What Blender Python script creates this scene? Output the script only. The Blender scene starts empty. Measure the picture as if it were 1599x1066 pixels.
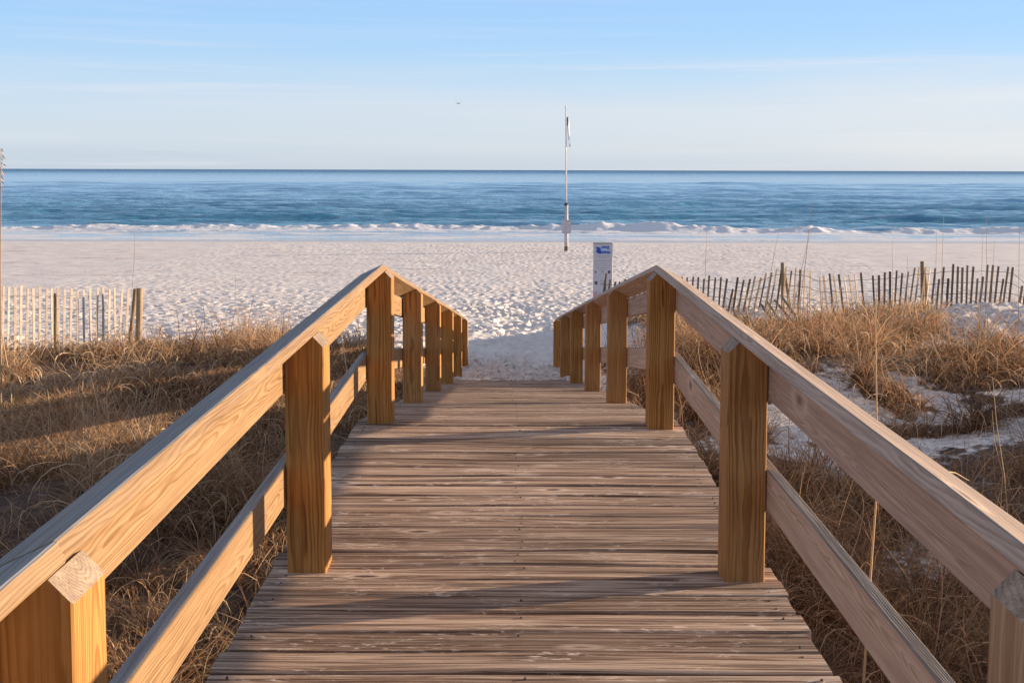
import bpy, math, random
import numpy as np
from mathutils import Matrix, Vector
R = math.radians
rnd = random.Random(7)
rng = np.random.default_rng(11)
S = bpy.context.scene
C = S.collection

# ---------------------------------------------------------------- camera
F_PX, PITCH, YAW, ROLL, SY, CAM_H = 1800.0, 0.0845, 0.0, 0.0026, 115.12, 1.4372
cd = bpy.data.cameras.new('camera'); cam = bpy.data.objects.new('camera', cd); C.objects.link(cam)
cd.sensor_width = 36.0; cd.lens = F_PX / 1599 * 36; cd.shift_y = -SY / 1599
cd.clip_start = 0.05; cd.clip_end = 80000
fwd = Vector((math.sin(YAW) * math.cos(PITCH), math.cos(YAW) * math.cos(PITCH), -math.sin(PITCH)))
rt = Vector((math.cos(YAW), -math.sin(YAW), 0)); up = rt.cross(fwd)
r2 = math.cos(ROLL) * rt + math.sin(ROLL) * up; u2 = -math.sin(ROLL) * rt + math.cos(ROLL) * up
M = Matrix((r2, u2, -fwd)).transposed().to_4x4(); M.translation = (0, 0, CAM_H)
cam.matrix_world = M; S.camera = cam

# ---------------------------------------------------------------- light
SUN_EL, SUN_AZ = R(8.6), R(76)          # azimuth measured from the view direction (+Y) towards +X
sdir = Vector((math.sin(SUN_AZ) * math.cos(SUN_EL), math.cos(SUN_AZ) * math.cos(SUN_EL), math.sin(SUN_EL)))
sl = bpy.data.lights.new('sun', 'SUN'); sun = bpy.data.objects.new('sun', sl); C.objects.link(sun)
sl.energy = 5.0; sl.angle = R(0.5); sl.color = (1.0, 0.77, 0.55)
sun.rotation_euler = sdir.to_track_quat('Z', 'Y').to_euler()
w = bpy.data.worlds.new('World'); S.world = w; w.use_nodes = True
nt = w.node_tree; nt.nodes.clear()
def N(t, typ, **kw):
    n = t.nodes.new(typ)
    for k, v in kw.items():
        if k.startswith('i_'):
            n.inputs[k[2:].replace('_', ' ')].default_value = v
        else: setattr(n, k, v)
    return n
def L(t, a, b): t.links.new(a, b)
def mth(t, op, a, b=None, clamp=False):
    n = t.nodes.new('ShaderNodeMath'); n.operation = op; n.use_clamp = clamp
    for i, v in ((0, a), (1, b)):
        if v is None: continue
        if isinstance(v, (int, float)): n.inputs[i].default_value = v
        else: L(t, v, n.inputs[i])
    return n.outputs[0]
def mrange(t, v, a, b, c=0.0, d=1.0, smooth=True):
    n = t.nodes.new('ShaderNodeMapRange')
    if smooth: n.interpolation_type = 'SMOOTHSTEP'
    L(t, v, n.inputs[0])
    for i, x in zip((1, 2, 3, 4), (a, b, c, d)): n.inputs[i].default_value = x
    return n.outputs[0]
def mixc(t, f, a, b, mode='MIX'):
    n = t.nodes.new('ShaderNodeMix'); n.data_type = 'RGBA'; n.blend_type = mode
    for s, v in ((n.inputs[0], f), (n.inputs[6], a), (n.inputs[7], b)):
        if isinstance(v, (int, float)): s.default_value = v
        elif isinstance(v, tuple): s.default_value = (*v, 1) if len(v) == 3 else v
        else: L(t, v, s)
    return n.outputs[2]
def noise(t, vec, scale, detail=4, rough=0.55, dist=0.0):
    n = t.nodes.new('ShaderNodeTexNoise'); n.inputs['Scale'].default_value = scale
    n.inputs['Detail'].default_value = detail; n.inputs['Roughness'].default_value = rough
    n.inputs['Distortion'].default_value = dist
    if vec is not None: L(t, vec, n.inputs['Vector'])
    return n
def vscale(t, vec, s):
    n = t.nodes.new('ShaderNodeVectorMath'); n.operation = 'MULTIPLY'; L(t, vec, n.inputs[0]); n.inputs[1].default_value = s
    return n.outputs[0]
sky = N(nt, 'ShaderNodeTexSky', sky_type='NISHITA', sun_disc=False)
sky.sun_elevation = SUN_EL; sky.sun_rotation = SUN_AZ; sky.altitude = 0
sky.air_density = 0.75; sky.dust_density = 0.4; sky.ozone_density = 3.0
tc = N(nt, 'ShaderNodeTexCoord')
sep = N(nt, 'ShaderNodeSeparateXYZ'); L(nt, tc.outputs['Generated'], sep.inputs[0])
# sky gradient, hazier towards horizon and sun; unseen overhead part added as fill light
ramp = N(nt, 'ShaderNodeValToRGB'); cr = ramp.color_ramp
L(nt, mth(nt, 'MAXIMUM', sep.outputs['Z'], 0.0), ramp.inputs[0])
VK = 5.0; VS = .91
def stop(p, c, first=None):
    e = cr.elements[first] if first is not None else cr.elements.new(p)
    e.position = p; e.color = (c[0] / VK, c[1] / VK, c[2] / VK, 1)
stop(0, (2.35, 2.95, 3.75), 0); stop(1, (1.65, 1.75, 2.1), 1)
for p, c in ((.022, (2.9, 3.4, 4.0)), (.05, (2.95, 3.55, 4.25)), (.08, (2.55, 3.5, 4.5)), (.12, (2.05, 3.25, 4.75)), (.16, (1.85, 3.05, 4.8)), (.25, (1.8, 2.4, 3.5)), (.5, (1.65, 1.85, 2.5))): stop(p, c)
sky_grad = N(nt, 'ShaderNodeVectorMath', operation='SCALE'); L(nt, ramp.outputs[0], sky_grad.inputs[0]); sky_grad.inputs['Scale'].default_value = VK * VS
cv = vscale(nt, tc.outputs['Generated'], (1.0, 1.0, 16.0))
cn = noise(nt, cv, 2.0, 6, 0.5, 0.5)
side_ = mrange(nt, sep.outputs['X'], -.35, .5, 0.0, 1.0)
zz = mth(nt, 'ADD', sep.outputs['Z'], mth(nt, 'MULTIPLY', mth(nt, 'SUBTRACT', cn.outputs[0], .5), -.09))
low = mth(nt, 'MULTIPLY', mrange(nt, zz, 0.045, 0.105, 1.0, 0.0), mrange(nt, cn.outputs[0], .25, .7, .45, 1.0))
v2 = mixc(nt, mth(nt, 'MULTIPLY', low, mth(nt, 'ADD', mth(nt, 'MULTIPLY', side_, .62), .30)), sky_grad.outputs[0], (3.55, 3.5, 3.65))
cv2 = vscale(nt, tc.outputs['Generated'], (1.0, 1.0, 40.0))
cn2 = noise(nt, cv2, 2.6, 7, 0.6, 0.3)
m2 = mth(nt, 'MULTIPLY', mrange(nt, cn2.outputs[0], 0.50, 0.76), mrange(nt, sep.outputs['Z'], 0.07, 0.12, 0.62, 0.16))
v3 = mixc(nt, m2, v2, (3.5, 3.55, 3.9))
skyc = mixc(nt, .86, sky.outputs[0], v3)
bg = N(nt, 'ShaderNodeBackground'); bg.inputs[1].default_value = 0.12
L(nt, skyc, bg.inputs[0])
wo = N(nt, 'ShaderNodeOutputWorld'); L(nt, bg.outputs[0], wo.inputs[0])
S.view_settings.view_transform = 'Standard'; S.view_settings.look = 'None'
S.view_settings.exposure = 0.95; S.view_settings.gamma = 1.0

# ---------------------------------------------------------------- helpers
def tag(o, label=None, cat=None, group=None, kind=None):
    if label: o['label'] = label
    if cat: o['category'] = cat
    if group: o['group'] = group
    if kind: o['kind'] = kind
    return o
def empty(name, loc=(0, 0, 0)):
    o = bpy.data.objects.new(name, None); o.location = loc; o.empty_display_size = 0.2; C.objects.link(o); return o
class MB:
    """collects geometry, with a grain coordinate and a tone per vertex"""
    def __init__(s): s.v = []; s.f = []; s.gc = []; s.tone = []; s.mi = []
    def add(s, verts, faces, gc=None, tone=0.5, mi=0):
        b = len(s.v); s.v += [tuple(p) for p in verts]
        s.gc += [tuple(g) for g in gc] if gc is not None else [tuple(p) for p in verts]
        s.tone += [tone] * len(verts)
        for f in faces: s.f.append(tuple(b + i for i in f)); s.mi.append(mi)
    def build(s, name, mats, parent=None, loc=(0, 0, 0), smooth=False):      # vertices are local to loc
        me = bpy.data.meshes.new(name)
        off = Vector((0, 0, 0))
        me.from_pydata([(p[0] - off[0], p[1] - off[1], p[2] - off[2]) for p in s.v], [], s.f)
        a = me.attributes.new('gc', 'FLOAT_VECTOR', 'POINT'); a.data.foreach_set('vector', np.array(s.gc, 'f').ravel())
        a = me.attributes.new('tone', 'FLOAT', 'POINT'); a.data.foreach_set('value', np.array(s.tone, 'f'))
        for m in (mats if isinstance(mats, (list, tuple)) else [mats]): me.materials.append(m)
        me.polygons.foreach_set('material_index', s.mi)
        if smooth: me.polygons.foreach_set('use_smooth', [True] * len(me.polygons))
        me.update()
        o = bpy.data.objects.new(name, me); C.objects.link(o)
        if parent is not None: o.parent = parent
        else: o.location = loc
        return o
def rect_profile(wd, th, c=0.004):
    a, b = wd / 2, th / 2
    return [(-a + c, -b), (a - c, -b), (a, -b + c), (a, b - c), (a - c, b), (-a + c, b), (-a, b - c), (-a, -b + c)]
def loft(mb, stations, A, B, prof, pith, l0, tone, warp=0.0):
    """stations: list of (centre, length coordinate)"""
    A = Vector(A); B = Vector(B); vs = []; gc = []
    n = len(prof)
    for (c, l) in stations:
        for (a, b) in prof:
            vs.append(Vector(c) + A * a + B * b); gc.append((a + pith[0], b + pith[1], l + l0))
    fs = []
    for k in range(len(stations) - 1):
        for i in range(n):
            j = (i + 1) % n
            fs.append((k * n + i, k * n + j, (k + 1) * n + j, (k + 1) * n + i))
    fs.append(tuple(reversed(range(n)))); fs.append(tuple((len(stations) - 1) * n + i for i in range(n)))
    mb.add(vs, fs, gc, tone)
def tube(mb, pts, rads, n=7, tone=0.5, mi=0):
    pts = [Vector(p) for p in pts]; vs = []
    for k, p in enumerate(pts):
        d = (pts[min(k + 1, len(pts) - 1)] - pts[max(k - 1, 0)]).normalized()
        a = d.cross(Vector((0.31, 0.95, 0.05))).normalized(); b = d.cross(a)
        for i in range(n):
            t = 2 * math.pi * i / n; vs.append(p + (a * math.cos(t) + b * math.sin(t)) * rads[k])
    fs = [(k * n + i, k * n + (i + 1) % n, (k + 1) * n + (i + 1) % n, (k + 1) * n + i) for k in range(len(pts) - 1) for i in range(n)]
    fs += [tuple(reversed(range(n))), tuple((len(pts) - 1) * n + i for i in range(n))]
    mb.add(vs, fs, None, tone, mi)
def box(mb, x0, x1, y0, y1, z0, z1, tone=0.5, mi=0):
    v = [(x0, y0, z0), (x1, y0, z0), (x1, y1, z0), (x0, y1, z0), (x0, y0, z1), (x1, y0, z1), (x1, y1, z1), (x0, y1, z1)]
    mb.add(v, [(0, 3, 2, 1), (4, 5, 6, 7), (0, 1, 5, 4), (1, 2, 6, 5), (2, 3, 7, 6), (3, 0, 4, 7)], None, tone, mi)
def mat(name):
    m = bpy.data.materials.new(name); m.use_nodes = True
    t = m.node_tree; b = t.nodes['Principled BSDF']; return m, t, b
def simple(name, col, rough=0.6, metal=0.0, var=0.12, scale=8.0):
    m, t, b = mat(name)
    tcn = N(t, 'ShaderNodeTexCoord'); nn = noise(t, tcn.outputs['Object'], scale, 5)
    c = mixc(t, mrange(t, nn.outputs[0], 0.3, 0.7), tuple(x * (1 - var) for x in col), tuple(min(1, x * (1 + var)) for x in col))
    L(t, c, b.inputs['Base Color']); b.inputs['Roughness'].default_value = rough; b.inputs['Metallic'].default_value = metal
    return m

# ---------------------------------------------------------------- materials
def wood(name, early, late, grey, top_w, side_w, ring=0.0052, contrast=1.0, rough=0.72, bump=0.35, streak=0.5, streak_dark=(0.55, 0.45, 0.38), knots=True, knotk=.75, coarse=0.0, kdist=.02, worn_top=False):
    m, t, b = mat(name)
    at = N(t, 'ShaderNodeAttribute', attribute_name='gc'); tn = N(t, 'ShaderNodeAttribute', attribute_name='tone')
    gc = at.outputs['Vector']
    low = noise(t, vscale(t, gc, (5, 5, 1.1)), 1.0, 3, 0.5)
    lo2 = noise(t, vscale(t, gc, (28, 28, 3.5)), 1.0, 3, 0.5)
    # knots
    vk = N(t, 'ShaderNodeTexVoronoi'); vk.inputs['Scale'].default_value = 1.0; L(t, vscale(t, gc, (6.0, 3.0, 1.5)), vk.inputs['Vector'])
    kd = vk.outputs['Distance']
    kn = mrange(t, kd, 0.02, 0.22, 1.0, 0.0)
    s = N(t, 'ShaderNodeSeparateXYZ'); L(t, gc, s.inputs[0])
    dx = mth(t, 'MULTIPLY', mth(t, 'SUBTRACT', low.outputs[0], 0.5), 0.075)
    dy = mth(t, 'MULTIPLY', mth(t, 'SUBTRACT', lo2.outputs[0], 0.5), 0.014)
    x = mth(t, 'ADD', s.outputs[0], dx); y = mth(t, 'ADD', s.outputs[1], dy)
    r = mth(t, 'SQRT', mth(t, 'ADD', mth(t, 'MULTIPLY', x, x), mth(t, 'MULTIPLY', y, y)))
    if knots: r = mth(t, 'ADD', r, mth(t, 'MULTIPLY', kn, kdist))
    ph = mth(t, 'FRACT', mth(t, 'DIVIDE', r, ring))
    ringm = mth(t, 'MULTIPLY', mrange(t, ph, 0.25, 0.85), mrange(t, ph, 0.9, 1.0, 1.0, 0.0))
    fib = noise(t, vscale(t, gc, (420, 420, 9)), 1.0, 3, 0.6)
    fb2 = noise(t, vscale(t, gc, (75, 75, 2.2)), 1.0, 4, 0.6)
    lat = mth(t, 'MULTIPLY', ringm, mrange(t, lo2.outputs[0], 0.25, 0.7, 0.35, 1.0))
    c = mixc(t, mth(t, 'MULTIPLY', lat, contrast), early, late)
    c = mixc(t, mth(t, 'MULTIPLY', mrange(t, fb2.outputs[0], 0.35, 0.7), streak), c, mixc(t, 1.0, c, streak_dark, 'MULTIPLY'))
    c = mixc(t, mrange(t, fib.outputs[0], 0.35, 0.7, 0.0, 0.28), c, mixc(t, 1.0, c, (0.6, 0.55, 0.5), 'MULTIPLY'))
    if coarse:
        cs = noise(t, vscale(t, gc, (34, 34, .75)), 1.0, 5, .62, .4)
        c = mixc(t, mrange(t, cs.outputs[0], .46, .66, 0, coarse), c, mixc(t, 1.0, c, (0.36, 0.27, 0.22), 'MULTIPLY'))
    # weather greying: strong on faces that look up, faint elsewhere
    g = N(t, 'ShaderNodeNewGeometry'); gs = N(t, 'ShaderNodeSeparateXYZ'); L(t, g.outputs['True Normal'], gs.inputs[0])
    wt = mrange(t, gs.outputs[2], 0.35, 0.85, side_w, top_w)
    wn = noise(t, vscale(t, gc, (30, 30, 1.6)), 1.0, 5, 0.6)
    wt = mth(t, 'MULTIPLY', wt, mrange(t, wn.outputs[0], 0.25, 0.6, 0.6, 1.0), True)
    gcol = mixc(t, mrange(t, fb2.outputs[0], 0.3, 0.72), grey, tuple(k * 0.5 for k in grey))
    gcol = mixc(t, mth(t, 'MULTIPLY', lat, 0.45), gcol, tuple(k * 0.55 for k in grey))
    if coarse: gcol = mixc(t, mrange(t, cs.outputs[0], .46, .66, 0, coarse), gcol, mixc(t, 1.0, gcol, (0.40, 0.31, 0.27), 'MULTIPLY'))
    c = mixc(t, wt, c, gcol)
    if coarse:
        fl = noise(t, vscale(t, gc, (46, 46, 9)), 1.0, 6, .75); f2 = noise(t, vscale(t, gc, (3, 3, 1.3)), 1.0, 3, .6)
        c = mixc(t, mth(t, 'MULTIPLY', mrange(t, fl.outputs[0], .60, .72), mrange(t, f2.outputs[0], .5, .66, 0, .8)), c, (0.60, 0.47, 0.38))
    if knots:
        c = mixc(t, mth(t, 'MULTIPLY', mrange(t, kd, 0.025, 0.07, 1.0, 0.0), knotk), c, (0.05, 0.028, 0.015))
        c = mixc(t, mth(t, 'MULTIPLY', mth(t, 'MULTIPLY', mrange(t, kd, 0.08, 0.11), mrange(t, kd, 0.11, 0.2, 1.0, 0.0)), 0.35), c, tuple(min(1, k * 1.25) for k in early))
    if worn_top:
        oc = N(t, 'ShaderNodeNewGeometry'); topm = mrange(t, gs.outputs[2], .3, .5)
        blot = noise(t, oc.outputs['Position'], 26, 5, .65); fine = noise(t, oc.outputs['Position'], 170, 4, .7)
        tc_ = mixc(t, mrange(t, blot.outputs[0], .35, .65), (0.44, 0.33, 0.23), (0.29, 0.215, 0.15))
        tc_ = mixc(t, mth(t, 'MULTIPLY', lat, .55), tc_, (0.15, 0.10, 0.065))
        tc_ = mixc(t, mrange(t, fine.outputs[0], .52, .68, 0, .7), tc_, (0.10, 0.07, 0.048))
        c = mixc(t, topm, c, tc_)
    # board to board tone
    tm = mrange(t, tn.outputs['Fac'], 0, 1, 0.72, 1.22, False)
    cb = N(t, 'ShaderNodeCombineXYZ'); [L(t, tm, cb.inputs[i]) for i in range(3)]
    c = mixc(t, 1.0, c, cb.outputs[0], 'MULTIPLY')
    L(t, c, b.inputs['Base Color']); b.inputs['Roughness'].default_value = rough
    b.inputs['Specular IOR Level'].default_value = 0.25
    h = mth(t, 'ADD', mth(t, 'MULTIPLY', fib.outputs[0], 0.5), mth(t, 'ADD', mth(t, 'MULTIPLY', ringm, 0.35), mth(t, 'MULTIPLY', fb2.outputs[0], 0.9)))
    bp = N(t, 'ShaderNodeBump'); bp.inputs['Strength'].default_value = bump; bp.inputs['Distance'].default_value = 0.004
    L(t, h, bp.inputs['Height']); L(t, bp.outputs[0], b.inputs['Normal'])
    return m
M_POST = wood('post_wood', (0.54, 0.275, 0.08), (0.29, 0.115, 0.022), (0.40, 0.34, 0.27), 0.85, 0.0, ring=0.0068, knotk=.25, kdist=.007, worn_top=True)
M_POST2 = wood('post_wood_pale', (0.50, 0.34, 0.19), (0.30, 0.165, 0.075), (0.40, 0.34, 0.27), 0.85, 0.12, ring=0.0075, knotk=.6, kdist=.012, worn_top=True)
M_POST3 = wood('post_wood_brown', (0.50, 0.26, 0.085), (0.26, 0.11, 0.028), (0.40, 0.34, 0.27), 0.85, 0.05, ring=0.006, knotk=.4, kdist=.012, worn_top=True)
M_RAIL = wood('rail_wood_warm', (0.39, 0.25, 0.125), (0.25, 0.135, 0.05), (0.40, 0.39, 0.385), 1.0, 0.03, ring=0.005, knotk=.6)
M_CAPL = wood('cap_wood_grey', (0.39, 0.25, 0.125), (0.25, 0.135, 0.05), (0.34, 0.34, 0.345), 1.0, 0.03, ring=0.005, knotk=.4)
M_RAILG = wood('rail_wood_pale', (0.68, 0.52, 0.41), (0.44, 0.31, 0.23), (0.43, 0.325, 0.255), 0.9, 0.3, ring=0.005, knotk=.6)
M_LOWG = wood('lower_rail_wood', (0.70, 0.54, 0.42), (0.48, 0.33, 0.22), (0.27, 0.235, 0.205), 1.0, 0.1, ring=0.005, bump=0.6)
def deck_wood():
    m, t, b = mat('deck_wood')
    at = N(t, 'ShaderNodeAttribute', attribute_name='gc'); tn = N(t, 'ShaderNodeAttribute', attribute_name='tone'); gc = at.outputs['Vector']
    g1 = noise(t, vscale(t, gc, (105, 105, 1.7)), 1.0, 5, .66, .5)      # fine raised grain
    g2 = noise(t, vscale(t, gc, (52, 52, 1.0)), 1.0, 5, .6, .5)          # broad dark streaks
    g3 = noise(t, vscale(t, gc, (14, 14, .8)), 1.0, 4, .6)               # patches
    g4 = noise(t, vscale(t, gc, (60, 60, 14)), 1.0, 6, .72, .6)          # worn flakes
    g5 = noise(t, vscale(t, gc, (5, 5, 2.4)), 1.0, 3, .6)
    c = mixc(t, mrange(t, g3.outputs[0], .36, .64), (0.62, 0.445, 0.32), (0.43, 0.285, 0.195))
    c = mixc(t, mrange(t, g2.outputs[0], .45, .60, 0, .85), c, (0.14, 0.082, 0.05))
    c = mixc(t, mrange(t, g1.outputs[0], .50, .60, 0, .82), c, (0.09, 0.052, 0.034))
    c = mixc(t, mrange(t, g1.outputs[0], .45, .33, 0, .6), c, (0.68, 0.54, 0.42))
    c = mixc(t, mth(t, 'MULTIPLY', mrange(t, g4.outputs[0], .54, .64), mrange(t, g5.outputs[0], .46, .58, 0, 1)), c, (0.74, 0.60, 0.48))
    vk = N(t, 'ShaderNodeTexVoronoi'); vk.inputs['Scale'].default_value = 1.0; L(t, vscale(t, gc, (7.0, 3.0, 2.2)), vk.inputs['Vector'])
    vd = mth(t, 'ADD', vk.outputs['Distance'], mth(t, 'MULTIPLY', mth(t, 'SUBTRACT', g4.outputs[0], .5), .12))
    c = mixc(t, mrange(t, vd, .05, .10, .85, 0), c, (0.055, 0.03, 0.02))
    c = mixc(t, mth(t, 'MULTIPLY', mrange(t, vd, .09, .12), mrange(t, vd, .13, .24, .75, 0)), c, (0.68, 0.52, 0.40))
    tm = mrange(t, tn.outputs['Fac'], 0, 1, .66, 1.25, False); cb = N(t, 'ShaderNodeCombineXYZ'); [L(t, tm, cb.inputs[i]) for i in range(3)]
    c = mixc(t, 1.0, c, cb.outputs[0], 'MULTIPLY')
    L(t, c, b.inputs['Base Color']); b.inputs['Roughness'].default_value = .8; b.inputs['Specular IOR Level'].default_value = .22
    h = mth(t, 'ADD', mth(t, 'MULTIPLY', g1.outputs[0], -1.0), mth(t, 'ADD', mth(t, 'MULTIPLY', g2.outputs[0], -.9), mth(t, 'MULTIPLY', g4.outputs[0], .5)))
    bp = N(t, 'ShaderNodeBump'); bp.inputs['Strength'].default_value = .9; bp.inputs['Distance'].default_value = .006
    L(t, h, bp.inputs['Height']); L(t, bp.outputs[0], b.inputs['Normal'])
    return m
M_DECK = deck_wood()
M_SCREW = simple('weathered_screw', (0.09, 0.075, 0.065), 0.5, 0.6)

# ---------------------------------------------------------------- boardwalk
SLOPE, YB, RISE = 0.1545, 6.40, 0.0126
def zf(y): return RISE * (y - 4) if y < YB else RISE * (YB - 4) - SLOPE * (y - YB)
XL, XR = -0.8049, 0.8886            # outer planes of the posts
def xl(y): return XL
def xr(y): return XR - 0.0 if y < YB else XR - 0.035 * min(1, (y - YB) / 1.9) - 0.0085 * max(0, y - 8.4)
YL = [-0.66, 1.6956, 4.0376, 6.3236, 8.41, 10.62, 12.88, 15.15, 17.3]
YR = [-0.77, 1.6169, 3.9368, 6.2228, 8.45, 10.72, 13.05, 15.35, 17.4]
bw = empty('boardwalk')
tag(bw, 'weathered timber boardwalk with railings running down over the dunes to the beach', 'boardwalk')
# decking
mb = MB(); y = -0.75; yi = 0
while y < 16.4:
    slope = y >= YB - 0.03
    wd = 0.1375 + rnd.uniform(-0.0015, 0.0015)
    gap = rnd.choice((0.005, 0.007, 0.009, 0.011, 0.013))
    yc = y + wd / 2
    x0 = -0.8655 + rnd.uniform(-0.007, 0.007) + 0.006 * math.sin(yc); x1 = 0.9393 + (xr(yc) - XR) + rnd.uniform(-0.008, 0.008)
    a = Vector((0, 1, -SLOPE)).normalized() if slope else Vector((0, 1, RISE)).normalized()
    b = Vector((0, SLOPE, 1)).normalized() if slope else Vector((0, -RISE, 1)).normalized()
    tl = rnd.uniform(-0.012, 0.012); a = (a + b * tl).normalized()
    dz = rnd.uniform(-0.004, 0.002)
    hw, th = wd / 2, 0.036
    cup = rnd.uniform(-0.003, 0.0045)
    prof = [(-hw + .003, -th), (hw - .003, -th), (hw, -th + .003), (hw, -0.0065), (hw - .0025, -0.0025), (hw - .007, 0), (hw * .5, -cup * .6), (0, -cup), (-hw * .5, -cup * .6), (-hw + .007, 0), (-hw + .0025, -0.0025), (-hw, -0.0065), (-hw, -th + .003)]
    st = []; nseg = 14; ph = rnd.uniform(0, 6); am = rnd.uniform(0, 0.0032)
    for k in range(nseg + 1):
        x = x0 + (x1 - x0) * k / nseg
        st.append((Vector((x, yc + am * math.sin(ph + k * .45), zf(yc) + dz + am * math.sin(ph * 2 + k * .6))), x))
    # profile runs along a (across) and b (up); reverse so that normals face out
    pith = (rnd.uniform(-0.05, 0.05), rnd.choice((-1, 1)) * rnd.uniform(0.015, 0.09))
    loft(mb, st, a, b, prof, pith, rnd.uniform(0, 60), min(1, max(0, rnd.gauss(0.5, 0.25))))
    for xs in (x0 + .06, (x0 + x1) / 2 + rnd.uniform(-.01, .01), x1 - .06):
        for s in (-0.035, 0.035):
            if rnd.random() < 0.35: continue
            c = Vector((xs + rnd.uniform(-.008, .008), yc, zf(yc))) + a * (s + rnd.uniform(-.006, .006))
            pts = [c + b * (-0.004), c + b * 0.0012]
            tube(mb, pts, [0.0042, 0.0038], 8, 0.4, 1)
    y += (wd + gap) * (1.0 if not slope else 1 / math.sqrt(1 + SLOPE ** 2))
deck = mb.build('deck', [M_DECK, M_SCREW], bw)
def longboard(mb, xa, xb, za, zb, ya, yb_, xfn, tone, seg=0.35, wob=0.003, c=0.005):
    n = max(2, int((yb_ - ya) / seg)); st = []; wd = xb - xa; th = zb - za
    prof = rect_profile(wd, th, c); prof = prof[::-1]
    ph = rnd.uniform(0, 6); base = xfn(0)
    for k in range(n + 1):
        y = ya + (yb_ - ya) * k / n
        zo = zf(y)
        if k in (0, n): wz = 0
        else: wz = wob * math.sin(ph + y * 1.3)
        st.append((Vector(((xa + xb) / 2 + xfn(y) - base + wz * .6, y, (za + zb) / 2 + zo + wz)), y))
    pith = (rnd.uniform(-0.05, 0.05), rnd.uniform(-0.04, 0.04))
    if wd < th: pith = (rnd.choice((-1, 1)) * rnd.uniform(0.03, 0.07), rnd.uniform(-0.03, 0.03))
    loft(mb, st, (1, 0, 0), (0, 0, 1), prof, pith, rnd.uniform(0, 60), tone)
TILT = R(25.5); PK = 0.103
def make_post(x_out, side, y0, zdeck, zg, extra=0.0, mt=None):
    """side=-1: left railing (inner face towards +x)"""
    mb = MB(); w_ = 0.14; s = -side; c = 0.004; ch = w_ - PK
    xi = lambda u: x_out + s * u           # u: 0 at the outer face .. w_ at the inner face
    pts = [(c, 0), (w_ - ch, 0), (w_ - c, 0), (w_, c), (w_, w_ - c), (w_ - c, w_), (w_ - ch, w_), (c, w_), (0, w_ - c), (0, c)]
    zt = zdeck + 0.849 - 0.001 - (0.0 if extra == 0 else 0.0)
    pith = (rnd.uniform(-0.05, 0.05) - w_ / 2, rnd.uniform(-0.05, 0.05) - w_ / 2); l0 = rnd.uniform(0, 60); tone = rnd.uniform(0.35, 0.9)
    zs = [zg - 0.6] + [zdeck - .1 + .1 * k for k in range(9)]
    vs = []; gc = []; lean = rnd.uniform(-.003, .003)
    sl = SLOPE if y0 > YB else 0.0
    def P(u, v, z): return (xi(u) + lean * (z - zdeck), y0 + v, z)
    for z in zs:
        for (u, v) in pts: vs.append(P(u, v, z)); gc.append((u + pith[0], v + pith[1], z + l0))
    for (u, v) in pts:
        z = zt - sl * v - (max(0, u - PK) * 1.05 if u > PK else (PK - u) * math.tan(TILT))
        vs.append(P(u, v, z)); gc.append((u + pith[0], v + pith[1], z + l0))
    n = len(pts); fs = []
    for k in range(len(zs)):
        for i in range(n):
            j = (i + 1) % n; q = (k * n + i, k * n + j, (k + 1) * n + j, (k + 1) * n + i)
            fs.append(q if s > 0 else q[::-1])
    T = len(zs) * n
    o1 = (T + 0, T + 1, T + 6, T + 7, T + 8, T + 9); o2 = (T + 1, T + 2, T + 3, T + 4, T + 5, T + 6)
    for o in (o1, o2): fs.append(o if s > 0 else o[::-1])
    mb.add(vs, fs, gc, tone)
    return mb.build('post', mt or M_POST, bw)
for i, yy in enumerate(YL): make_post(xl(yy), -1, yy, zf(yy), -1.0 if yy < 12 else -1.9, 0, (M_POST3, M_POST, M_POST, M_POST, M_POST3)[i % 5])
for i, yy in enumerate(YR): make_post(xr(yy), 1, yy, zf(yy), -1.0 if yy < 12 else -1.9, 0, M_POST2 if i == 1 else (M_POST3, M_POST, M_POST3, M_POST, M_POST3)[i % 5])

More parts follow.
